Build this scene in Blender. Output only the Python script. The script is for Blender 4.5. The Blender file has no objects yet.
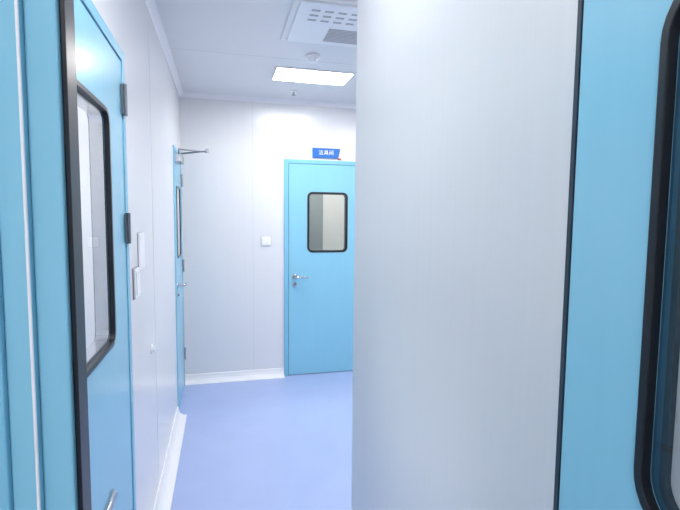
import bpy, bmesh, math
from mathutils import Matrix, Vector
R=math.radians
sc=bpy.context.scene
sc.view_settings.view_transform='Standard'
try: sc.view_settings.look='None'
except: pass
sc.view_settings.exposure=0.28
COL=sc.collection
H=2.62; YB=4.46; XL=-.35; XR=.48; YE=1.69; YP=.515; YP2=.574

# ---------------- materials ----------------
def srgb(r,g,b):
    f=lambda c:(c/255/12.92) if c/255<=.04045 else ((c/255+.055)/1.055)**2.4
    return (f(r),f(g),f(b),1)
def mat(name,col,rough=.5,metal=0,noise=None,bump=0,coat=0,var=.04,spec=.5):
    m=bpy.data.materials.new(name); m.use_nodes=True
    nt=m.node_tree; b=nt.nodes['Principled BSDF']
    b.inputs['Roughness'].default_value=rough; b.inputs['Metallic'].default_value=metal
    b.inputs['Coat Weight'].default_value=coat; b.inputs['Coat Roughness'].default_value=.12
    b.inputs['Specular IOR Level'].default_value=spec
    b.inputs['Base Color'].default_value=col
    if noise:
        tc=nt.nodes.new('ShaderNodeTexCoord'); mp=nt.nodes.new('ShaderNodeMapping')
        mp.inputs['Scale'].default_value=noise
        n=nt.nodes.new('ShaderNodeTexNoise'); n.inputs['Scale'].default_value=1; n.inputs['Detail'].default_value=3
        nt.links.new(tc.outputs['Object'],mp.inputs['Vector']); nt.links.new(mp.outputs[0],n.inputs['Vector'])
        r=nt.nodes.new('ShaderNodeValToRGB')
        r.color_ramp.elements[0].position=.3; r.color_ramp.elements[1].position=.7
        r.color_ramp.elements[0].color=tuple(c*(1-var) for c in col[:3])+(1,)
        r.color_ramp.elements[1].color=tuple(min(1,c*(1+var)) for c in col[:3])+(1,)
        nt.links.new(n.outputs['Fac'],r.inputs[0]); nt.links.new(r.outputs[0],b.inputs['Base Color'])
        if bump:
            bp=nt.nodes.new('ShaderNodeBump'); bp.inputs['Strength'].default_value=bump; bp.inputs['Distance'].default_value=.002
            nt.links.new(n.outputs['Fac'],bp.inputs['Height']); nt.links.new(bp.outputs[0],b.inputs['Normal'])
    return m
def emis(name,col,s):
    m=bpy.data.materials.new(name); m.use_nodes=True; nt=m.node_tree
    b=nt.nodes['Principled BSDF']; b.inputs['Base Color'].default_value=(.9,.9,.9,1)
    b.inputs['Emission Color'].default_value=col; b.inputs['Emission Strength'].default_value=s
    return m
M_wall=mat('wall_panel_paint',srgb(225,226,229),.23,noise=(60,60,1.2),bump=.02,var=.006,spec=.5)
M_panel=mat('brushed_panel_paint',srgb(217,219,222),.3,metal=.15,noise=(90,90,1.0),bump=.03,var=.01)
M_ceil=mat('ceiling_panel_paint',srgb(226,227,231),.35,noise=(2,2,2),var=.01)
M_seam=mat('panel_seam',srgb(198,199,206),.4,noise=(9,9,9))
M_floor=mat('vinyl_floor',srgb(170,186,228),.2,noise=(5,5,5),var=.02)
M_base=mat('white_cove_trim',srgb(240,240,244),.3,noise=(9,9,9),var=.01)
M_blue=mat('blue_door_paint',srgb(138,199,224),.22,noise=(40,40,3),bump=.01,var=.01)
M_blued=mat('blue_frame_paint',srgb(128,192,220),.26,noise=(40,40,3),var=.01)
M_black=mat('black_gasket',srgb(22,26,34),.35,noise=(20,20,20),var=.1)
M_gap=mat('dark_gap_seal',srgb(40,58,74),.6,noise=(20,20,20),var=.1)
M_steel=mat('satin_steel',srgb(190,192,196),.25,metal=1,noise=(50,50,50),var=.04)
M_dsteel=mat('dark_steel',srgb(128,132,140),.35,metal=1,noise=(50,50,50),var=.04)
M_white=mat('white_plastic',srgb(242,242,245),.35,noise=(9,9,9),var=.01)
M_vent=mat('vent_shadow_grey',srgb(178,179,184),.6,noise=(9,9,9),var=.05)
M_edge=mat('plate_gap_shade',srgb(150,152,160),.6,noise=(9,9,9),var=.05)  # grey rim paints the gap shading around switch and notice plates
M_paper=mat('notice_paper',srgb(240,240,242),.6,noise=(9,9,9),var=.01)
M_sign=mat('sign_blue',srgb(20,105,190),.35,noise=(9,9,9),var=.02)
M_red=mat('sign_red',srgb(200,70,60),.4,noise=(9,9,9),var=.02)
M_pane=mat('lit_room_backing',srgb(205,208,210),.3,noise=(3,3,2),var=.04)  # pale colour stands in for a lit room behind the glass
M_teal=mat('teal_reflection',srgb(42,84,112),.35,noise=(10,10,10),var=.05)  # blue-teal reflection inside the window border, put into the colour
M_beige=mat('store_room_paint',srgb(218,218,213),.5,noise=(4,4,4),var=.02)
M_side=mat('side_room_paint',srgb(226,229,233),.4,noise=(4,4,4),var=.02)
M_dgrey=mat('locker_grey',srgb(140,148,145),.5,noise=(4,4,4),var=.04)
M_lamp=emis('led_panel_glow',(1,.985,.96,1),31)
M_glass=bpy.data.materials.new('clear_glass'); M_glass.use_nodes=True
nt=M_glass.node_tree; nt.nodes.clear()
o=nt.nodes.new('ShaderNodeOutputMaterial'); t=nt.nodes.new('ShaderNodeBsdfTransparent'); g=nt.nodes.new('ShaderNodeBsdfGlossy')
g.inputs['Roughness'].default_value=.02; t.inputs['Color'].default_value=(.97,.98,.98,1)
lw=nt.nodes.new('ShaderNodeLayerWeight'); lw.inputs['Blend'].default_value=.5
pw=nt.nodes.new('ShaderNodeMath'); pw.operation='POWER'; pw.inputs[1].default_value=4
ma=nt.nodes.new('ShaderNodeMath'); ma.operation='MULTIPLY_ADD'; ma.inputs[1].default_value=.88; ma.inputs[2].default_value=.07
mx=nt.nodes.new('ShaderNodeMixShader')
nt.links.new(lw.outputs['Facing'],pw.inputs[0]); nt.links.new(pw.outputs[0],ma.inputs[0]); nt.links.new(ma.outputs[0],mx.inputs[0])
nt.links.new(t.outputs[0],mx.inputs[1]); nt.links.new(g.outputs[0],mx.inputs[2]); nt.links.new(mx.outputs[0],o.inputs[0])
M_mesh=bpy.data.materials.new('perforated_blind'); M_mesh.use_nodes=True
nt=M_mesh.node_tree; b=nt.nodes['Principled BSDF']; b.inputs['Roughness'].default_value=.5
tc=nt.nodes.new('ShaderNodeTexCoord'); v=nt.nodes.new('ShaderNodeTexVoronoi'); v.inputs['Scale'].default_value=210; v.inputs['Randomness'].default_value=0
r=nt.nodes.new('ShaderNodeValToRGB'); r.color_ramp.elements[0].position=.25; r.color_ramp.elements[1].position=.4
r.color_ramp.elements[0].color=srgb(100,110,124); r.color_ramp.elements[1].color=srgb(196,204,212)
nt.links.new(tc.outputs['Object'],v.inputs['Vector']); nt.links.new(v.outputs['Distance'],r.inputs[0]); nt.links.new(r.outputs[0],b.inputs['Base Color'])

# ---------------- mesh helpers ----------------
def finish(bm,name,m,parent=None,smooth=False,bevel=0):
    bmesh.ops.recalc_face_normals(bm,faces=bm.faces)
    me=bpy.data.meshes.new(name); bm.to_mesh(me); bm.free()
    ob=bpy.data.objects.new(name,me); COL.objects.link(ob); me.materials.append(m)
    if smooth:
        for p in me.polygons: p.use_smooth=True
    if bevel:
        md=ob.modifiers.new('bevel','BEVEL'); md.width=bevel; md.segments=2; md.limit_method='ANGLE'
    if parent: ob.parent=parent
    return ob
def addbox(bm,a,b):
    vs=[bm.verts.new((x,y,z)) for x in (a[0],b[0]) for y in (a[1],b[1]) for z in (a[2],b[2])]
    for f in ((0,1,3,2),(4,6,7,5),(0,4,5,1),(2,3,7,6),(0,2,6,4),(1,5,7,3)): bm.faces.new([vs[i] for i in f])
def box(name,a,b,m,parent=None,bevel=0):
    bm=bmesh.new(); addbox(bm,a,b); return finish(bm,name,m,parent,bevel=bevel)
def boxes(name,L,m,parent=None,bevel=0):
    bm=bmesh.new()
    for a,b in L: addbox(bm,a,b)
    return finish(bm,name,m,parent,bevel=bevel)
def empty(name,loc=(0,0,0),rz=0):
    e=bpy.data.objects.new(name,None); e.empty_display_size=.1; COL.objects.link(e); e.location=loc; e.rotation_euler=(0,0,R(rz)); return e
def rrect(cx,cz,w,h,r,seg=8):
    pts=[]
    if r<=0: return [(cx-w/2,cz-h/2),(cx+w/2,cz-h/2),(cx+w/2,cz+h/2),(cx-w/2,cz+h/2)]
    for (sx,sz,a0) in ((1,-1,-90),(1,1,0),(-1,1,90),(-1,-1,180)):
        for i in range(seg+1):
            a=R(a0+90*i/seg); pts.append((cx+sx*(w/2-r)+r*math.cos(a),cz+sz*(h/2-r)+r*math.sin(a)))
    return pts
def plate(name,outer,inner,y0,y1,m,parent=None,bevel=0):
    """x-z outline extruded from y0 to y1, optional hole"""
    bm=bmesh.new(); caps=[[],[]]
    for loop in ([outer] if inner is None else [outer,inner]):
        va=[bm.verts.new((x,y0,z)) for x,z in loop]; vb=[bm.verts.new((x,y1,z)) for x,z in loop]
        n=len(loop)
        for i in range(n):
            j=(i+1)%n; bm.faces.new((va[i],va[j],vb[j],vb[i]))
        for k,vv in enumerate((va,vb)):
            for i in range(n): caps[k].append(bm.edges.get((vv[i],vv[(i+1)%n])))
    for c in caps: bmesh.ops.triangle_fill(bm,edges=c,use_beauty=True)
    return finish(bm,name,m,parent,bevel=bevel)
def sheet(name,outer,y,m,parent):
    bm=bmesh.new(); bm.faces.new([bm.verts.new((x,y,z)) for x,z in outer])
    me=bpy.data.meshes.new(name); bm.to_mesh(me); bm.free(); me.materials.append(m)
    ob=bpy.data.objects.new(name,me); COL.objects.link(ob); ob.parent=parent; return ob
def cyl(name,p0,p1,r,m,parent=None,seg=24,r2=None):
    p0=Vector(p0);p1=Vector(p1); bm=bmesh.new()
    bmesh.ops.create_cone(bm,cap_ends=True,segments=seg,radius1=r,radius2=r if r2 is None else r2,depth=(p1-p0).length)
    q=(p1-p0).to_track_quat('Z','Y').to_matrix().to_4x4()
    bmesh.ops.transform(bm,matrix=Matrix.Translation((p0+p1)/2)@q,verts=bm.verts)
    ob=finish(bm,name,m,parent)
    md=ob.modifiers.new('bevel','BEVEL'); md.width=r*.12; md.segments=2; md.limit_method='ANGLE'
    return ob
def tube(name,pts,r,m,parent=None):
    cu=bpy.data.curves.new(name,'CURVE'); cu.dimensions='3D'; cu.bevel_depth=r; cu.bevel_resolution=5; cu.use_fill_caps=True
    s=cu.splines.new('POLY'); s.points.add(len(pts)-1)
    for i,p in enumerate(pts): s.points[i].co=(*p,1)
    cu.materials.append(m); ob=bpy.data.objects.new(name,cu); COL.objects.link(ob)
    if parent: ob.parent=parent
    return ob
def profile(name,prof,p0,p1,out,m):
    bm=bmesh.new(); rings=[]
    for p in (p0,p1): rings.append([bm.verts.new((p[0]+out[0]*o,p[1]+out[1]*o,z)) for o,z in prof])
    n=len(prof)
    for i in range(n): j=(i+1)%n; bm.faces.new((rings[0][i],rings[0][j],rings[1][j],rings[1][i]))
    bm.faces.new(rings[0]); bm.faces.new(rings[1]); return finish(bm,name,m)

# ---------------- room shell ----------------
box('floor',(-2.4,-2.1,-.06),(3.0,6.2,0),M_floor)
box('ceiling',(-2.4,-2.1,H),(3.0,6.2,H+.06),M_ceil)
T=.06
DX0,DX1,DZ=.571,1.411,2.08
boxes('wall_back',[((XL-T,YB,0),(DX0+.01,YB+T,H)),((DX1-.01,YB,0),(2.7,YB+T,H)),((DX0+.01,YB,DZ-.01),(DX1-.01,YB+T,H))],M_wall)
boxes('wall_left',[((XL-T,YP2,0),(XL,.93,H)),((XL-T,1.85,0),(XL,YB,H)),((XL-T,.93,2.1),(XL,1.85,H))],M_wall)
box('wall_right_panel',(XR,YP2,0),(XR+.05,YE,H),M_panel)
box('wall_side_return',(XR+.05,YE-.05,0),(2.7,YE,H),M_wall)
box('wall_far_right',(2.6,YE,0),(2.66,YB,H),M_wall)
boxes('wall_partition',[((-1.2,YP,0),(-.232,YP2,H)),((-.232,YP,2.14),(.60,YP2,H))],M_wall)
box('wall_near_right',(.54,-2,0),(.60,YP,H),M_wall)
box('wall_near_left',(-1.26,-2,0),(-1.2,YP2,H),M_wall)
box('wall_near_back',(-1.26,-2.06,0),(.60,-2,H),M_wall)
boxes('wall_side_room',[((-2.3,.60,0),(-2.25,3.2,H)),((-2.3,3.15,0),(XL-T,3.2,H)),((-2.3,.58,0),(XL-T,.62,H))],M_side)
def seamY(n,y,x,z0,z1): box(n,(x-.0008,y-.0015,z0),(x+.0008,y+.0015,z1),M_seam)
k=1
for y,z0 in ((2.62,.07),):
    seamY('trim_%d'%k,y,XL,z0,H); k+=1
for x in (.28,):
    box('trim_%d'%k,(x-.0015,YB-.0008,.07),(x+.0015,YB+.0008,H),M_seam); k+=1
for y in (2.2,3.3):
    box('trim_%d'%k,(XL,y-.0015,H-.0008),(2.6,y+.0015,H+.0008),M_seam); k+=1
cove=[(0,H),(0,H-.035),(.006,H-.022),(.014,H-.012),(.024,H-.005),(.035,H)]
profile('trim_cornice_back',cove,(XL,YB),(2.6,YB),(0,-1),M_base)
profile('trim_cornice_left',cove,(XL,YP2),(XL,YB),(1,0),M_base)
bc=[(0,0),(.07,0),(.07,.004),(.045,.008),(.028,.018),(.016,.034),(.010,.055),(.008,.075),(0,.078)]
profile('baseboard_back',bc,(XL,YB),(DX0-.002,YB),(0,-1),M_base)
profile('baseboard_back_side',bc,(DX1+.002,YB),(2.6,YB),(0,-1),M_base)
profile('baseboard_left',bc,(XL,1.90),(XL,3.715),(1,0),M_base)
profile('baseboard_right',bc,(XR,YP2),(XR,YE),(-1,0),M_base)
boxes('wall_store_room',[((.1,YB+T,0),(.15,6.1,H)),((2.2,YB+T,0),(2.25,6.1,H)),((.1,6.05,0),(2.25,6.1,H))],M_beige)
lk=empty('storage_locker',(.99,5.8,0))
boxes('body',[((-.2,-.2,0),(.2,.2,1.9))],M_dgrey,lk,.004)
boxes('doors',[((-.19,-.21,.05),(-.005,-.2,1.85)),((.005,-.21,.05),(.19,-.2,1.85))],M_dgrey,lk,.002)

# ---------------- doors ----------------
def handle(parent,x,y,z,d,proj=.06,L=.12):
    cyl('handle_rose',(x,y,z),(x,y-.010,z),.026,M_steel,parent)
    pts=[(x,y-.008,z),(x,y-proj+.014,z)]
    for i in range(6):
        a=R(90*i/5); pts.append((x+d*.014*(1-math.cos(a)),y-proj+.014-.014*math.sin(a),z))
    pts+= [(x+d*L*.6,y-proj,z+.001),(x+d*L*.85,y-proj+.002,z-.003),(x+d*L,y-proj+.008,z-.010)]
    tube('handle_lever',pts,.009,M_steel,parent)
    cyl('key_rose',(x,y,z-.075),(x,y-.009,z-.075),.021,M_steel,parent)
    cyl('key_cylinder',(x,y-.008,z-.075),(x,y-.018,z-.075),.009,M_dsteel,parent)
def hinge(parent,x,y,z,i,m):
    cyl('hinge_barrel_%d'%i,(x,y-.006,z-.055),(x,y-.006,z+.055),.008,m,parent)
    boxes('hinge_plate_%d'%i,[((x-.028,y-.003,z-.05),(x+.028,y+.002,z+.05))],m,parent)
def window(parent,cx,cz,w,h,y,depth,m_back,style='plain',rad=.05,f=.014):
    if style=='double': f=.011
    plate('window_frame',rrect(cx,cz,w,h,rad),rrect(cx,cz,w-2*f,h-2*f,rad-f),y-.005,y+.010,M_black,parent,.0015)
    sheet('window_glass',rrect(cx,cz,w-.016,h-.016,rad-.008),y+.005,M_glass,parent)
    if style=='double':
        plate('window_reveal',rrect(cx,cz,w-.018,h-.018,rad-.009),rrect(cx,cz,w-.046,h-.046,rad-.023),y+.011,y+.015,M_teal,parent)  # ring carries the painted reflection
        plate('window_inner_frame',rrect(cx,cz,w-.044,h-.044,rad-.022),rrect(cx,cz,w-.060,h-.060,rad-.030),y+.009,y+.017,M_black,parent)
        depth=.022
    else:
        plate('window_liner',rrect(cx,cz,w-.021,h-.021,rad-.012),rrect(cx,cz,w-.044,h-.044,rad-.024),y+.012,y+depth+.004,M_steel,parent)
        if m_back is None:
            plate('window_frame_rear',rrect(cx,cz,w,h,rad),rrect(cx,cz,w-.034,h-.034,rad-.016),y+depth,y+depth+.008,M_black,parent,.002)
    if m_back: plate('window_backing',rrect(cx,cz,w-.02,h-.02,rad-.01),None,y+depth-.004,y+depth,m_back,parent)
def door(name,loc,rz,w,h,win,hs,hz,fw=.04,proud=.015,back=None,style='plain',hinges=(1.85,1.5,.3),thick=.045,frame=True,proj=.06,L=.12,hinset=.06,handle_on=True,rad=.05,hm=None,wf=.014):
    e=empty(name,loc,rz); y=-proud
    cx,cz,ww,wh=win
    g=.004; z0=.006
    plate('leaf',rrect(0,(h+z0)/2,w-2*g,h-z0,0),rrect(cx,cz,ww-.02,wh-.02,rad-.01),y+.004,y+.004+thick,M_blue,e,.0015)
    if frame:
        W=w/2+fw; i=w/2
        out=[(-W,0),(-W,h+fw),(W,h+fw),(W,0),(i,0),(i,h+g),(-i,h+g),(-i,0)]
        plate('frame',out,None,y,thick,M_blued,e,.002)
        boxes('rebate_seal',[((-i,y+.012,0),(-i+g,y+.03,h)),((i-g,y+.012,0),(i,y+.03,h)),((-i,y+.012,h),(i,y+.03,h+g))],M_gap,e)
    window(e,cx,cz,ww,wh,y+.004,thick,back,style,rad,wf)
    if handle_on: handle(e,hs*(w/2-hinset),y+.004,hz,-hs,proj,L)
    for n,z in enumerate(hinges): hinge(e,-hs*(w/2),y,z,n+1,hm or M_dsteel)
    return e
door('door_1',((DX0+DX1)/2,YB,0),0,DX1-DX0-.08,DZ-.04,(0.0,1.49,.40,.58),-1,.97,back=None,thick=.05,wf=.021)
d2=door('door_2',(XL,1.39,0),90,.87,2.08,(.0,1.505,.43,.73),-1,.90,back=None,hinges=(1.95,1.5,.3),proud=.018,proj=.085,L=.15)
d3=door('door_3',(XL,4.08,0),90,.60,2.04,(0,1.49,.32,.58),-1,1.0,fw=.03,back=M_pane,hinges=(1.85,1.1,.3),proud=.008,hm=M_steel)
boxes('closer_body',[((-.29,-.06,1.95),(-.08,-.004,2.01))],M_steel,d3,.004)
tube('closer_arm',[(-.24,-.035,2.01),(-.24,-.035,2.05),(-.15,-.24,2.05),(-.13,-.24,2.06),(.12,-.02,2.06)],.007,M_dsteel,d3)
cyl('closer_joint',(-.15,-.24,2.04),(-.15,-.24,2.075),.012,M_steel,d3)
d4=door('door_4',(XR-.006,.237,0),-90,.66,2.08,(.0,1.50,.40,.63),1,.97,back=M_mesh,style='double',frame=False,hinges=(),proud=0,rad=.07)
e=empty('door_frame')
boxes('jamb_face',[((-.225,YP-.012,0),(-.205,YP2+.012,2.18))],M_blued,e,.002)
boxes('jamb_step',[((-.205,YP-.004,0),(-.180,YP2+.012,2.14))],M_blue,e,.002)
boxes('jamb_highlight',[((-.1830,YP-.007,0),(-.180,YP-.004,2.14))],M_base,e,.001)  # thin white strip paints the highlight line down the jamb
boxes('jamb_stop',[((-.180,YP+.004,0),(-.152,.566,2.12))],M_blue,e,.002)
boxes('jamb_seal',[((-.152,YP+.014,0),(-.147,.562,2.10))],M_black,e,.001)
boxes('header',[((-.18,YP-.004,2.10),(XR,YP2+.012,2.14)),((-.205,YP-.008,2.14),(XR+.05,YP2+.012,2.18))],M_blue,e,.002)
boxes('hinge_seal',[((XR-.002,.566,0),(XR+.045,YP2-.0005,2.1))],M_gap,e)

# ---------------- wall fittings ----------------
s=empty('light_switch',(.40,YB,1.31))
boxes('gap_shade_base',[((-.048,-.003,-.048),(.048,0,.048))],M_edge,s)  # painted gap shade, slightly larger than the plate
boxes('plate',[((-.045,-.009,-.045),(.045,-.003,.045))],M_white,s,.003)
boxes('rockers',[((-.036,-.013,-.034),(-.002,-.009,.034)),((.002,-.013,-.034),(.036,-.009,.034))],M_white,s,.0015)
s=empty('light_switch',(XL,2.06,1.27),90)
boxes('gap_shade_base',[((-.049,-.004,-.064),(.049,0,.064))],M_edge,s)
boxes('plate',[((-.045,-.012,-.06),(.045,-.004,.06))],M_white,s,.003)
boxes('rockers',[((-.036,-.016,-.048),(-.002,-.012,.048)),((.002,-.016,-.048),(.036,-.012,.048))],M_white,s,.0015)
s=empty('wall_notice',(XL,2.22,1.39),90)
boxes('gap_shade_base',[((-.078,-.002,-.083),(.078,0,.083))],M_edge,s)
boxes('holder',[((-.075,-.006,-.08),(.075,-.002,.08))],M_white,s,.002)
boxes('sheet',[((-.065,-.008,-.07),(.065,-.006,.07))],M_paper,s)
s=empty('wall_button',(XL,2.46,.88),90)
cyl('base',(0,0,0),(0,-.008,0),.024,M_white,s); cyl('cap',(0,-.008,0),(0,-.02,0),.014,M_white,s)
s=empty('door_sign',(.97,YB,2.15))
plate('board',[(-.13,-.045),(.115,-.045),(.14,.045),(-.13,.045)],None,-.02,0,M_sign,s,.002)
plate('tail',[(.12,-.052),(.165,-.052),(.165,-.01),(.135,.0)],None,-.015,0,M_white,s,.001)
plate('tail_mark',[(.118,-.056),(.150,-.056),(.145,-.044),(.121,-.044)],None,-.017,0,M_red,s)
cu=bpy.data.curves.new('lettering','FONT'); cu.body='洁具间'; cu.size=.048; cu.extrude=.001; cu.align_x='CENTER'; cu.align_y='CENTER'
cu.space_character=1.1
cu.materials.append(M_white); to=bpy.data.objects.new('lettering',cu); COL.objects.link(to); to.parent=s; to.location=(0,-.0215,0); to.rotation_euler=(R(90),0,0)

# ---------------- ceiling fittings ----------------
def lamp(x0,x1,y0,y1):
    e=empty('ceiling_light',((x0+x1)/2,(y0+y1)/2,H)); w=(x1-x0)/2; d=(y1-y0)/2
    t=.012
    boxes('rim',[((-w-t,-d-t,-.010),(w+t,-d,0)),((-w-t,d,-.010),(w+t,d+t,0)),((-w-t,-d,-.010),(-w,d,0)),((w,-d,-.010),(w+t,d,0))],M_base,e,.001)
    box('diffuser',(-w,-d,-.007),(w,d,-.001),M_lamp,e)
lamp(.40,.965,3.49,3.80)
lamp(1.5,2.1,2.5,2.9)  # unseen lamp added to light the far area to the right
lamp(-.15,.15,1.0,1.3)  # added out of view to brighten the near corridor
lamp(-.6,0.0,-.9,-.57)  # added behind the camera, sized to brighten jamb and right door
lamp(1.0,1.6,5.0,5.3)  # unseen lamp added so the back door window looks into a lit room
lamp(-1.7,-1.1,1.6,2.1)  # added out of view to brighten the left door window
v=empty('air_diffuser',(.655,2.64,H))
boxes('casing',[((-.30,-.30,-.012),(.30,.30,0))],M_base,v,.003)
boxes('face_plate',[((-.27,-.27,-.024),(.27,.27,-.012))],M_base,v,.004)
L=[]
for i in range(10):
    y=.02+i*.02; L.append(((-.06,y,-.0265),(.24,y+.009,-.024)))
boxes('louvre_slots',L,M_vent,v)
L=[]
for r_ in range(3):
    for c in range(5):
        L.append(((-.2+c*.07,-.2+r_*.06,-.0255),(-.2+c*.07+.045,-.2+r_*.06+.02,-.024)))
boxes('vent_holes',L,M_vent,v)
s=empty('smoke_detector',(.60,3.19,H))
cyl('base',(0,0,0),(0,0,-.02),.05,M_white,s,32); cyl('dome',(0,0,-.02),(0,0,-.045),.042,M_white,s,32,r2=.022)
s=empty('fire_sprinkler',(.61,4.12,H))
cyl('escutcheon',(0,0,0),(0,0,-.008),.03,M_white,s); cyl('stem',(0,0,-.008),(0,0,-.035),.009,M_steel,s); cyl('deflector',(0,0,-.035),(0,0,-.039),.018,M_steel,s)

# ---------------- world / camera ----------------
w=bpy.data.worlds.new('World'); sc.world=w; w.use_nodes=True
w.node_tree.nodes['Background'].inputs[0].default_value=(.6,.65,.75,1); w.node_tree.nodes['Background'].inputs[1].default_value=.3
cam=bpy.data.cameras.new('camera'); co=bpy.data.objects.new('camera',cam); COL.objects.link(co)
cam.sensor_width=36; cam.lens=470/680*36; cam.clip_start=.02
mw=Matrix.Rotation(R(-14.1),4,'Z')@Matrix.Rotation(R(90-4.7),4,'X')@Matrix.Rotation(R(.55),4,'Z')
co.matrix_world=Matrix.Translation((0,0,1.55))@mw
sc.camera=co
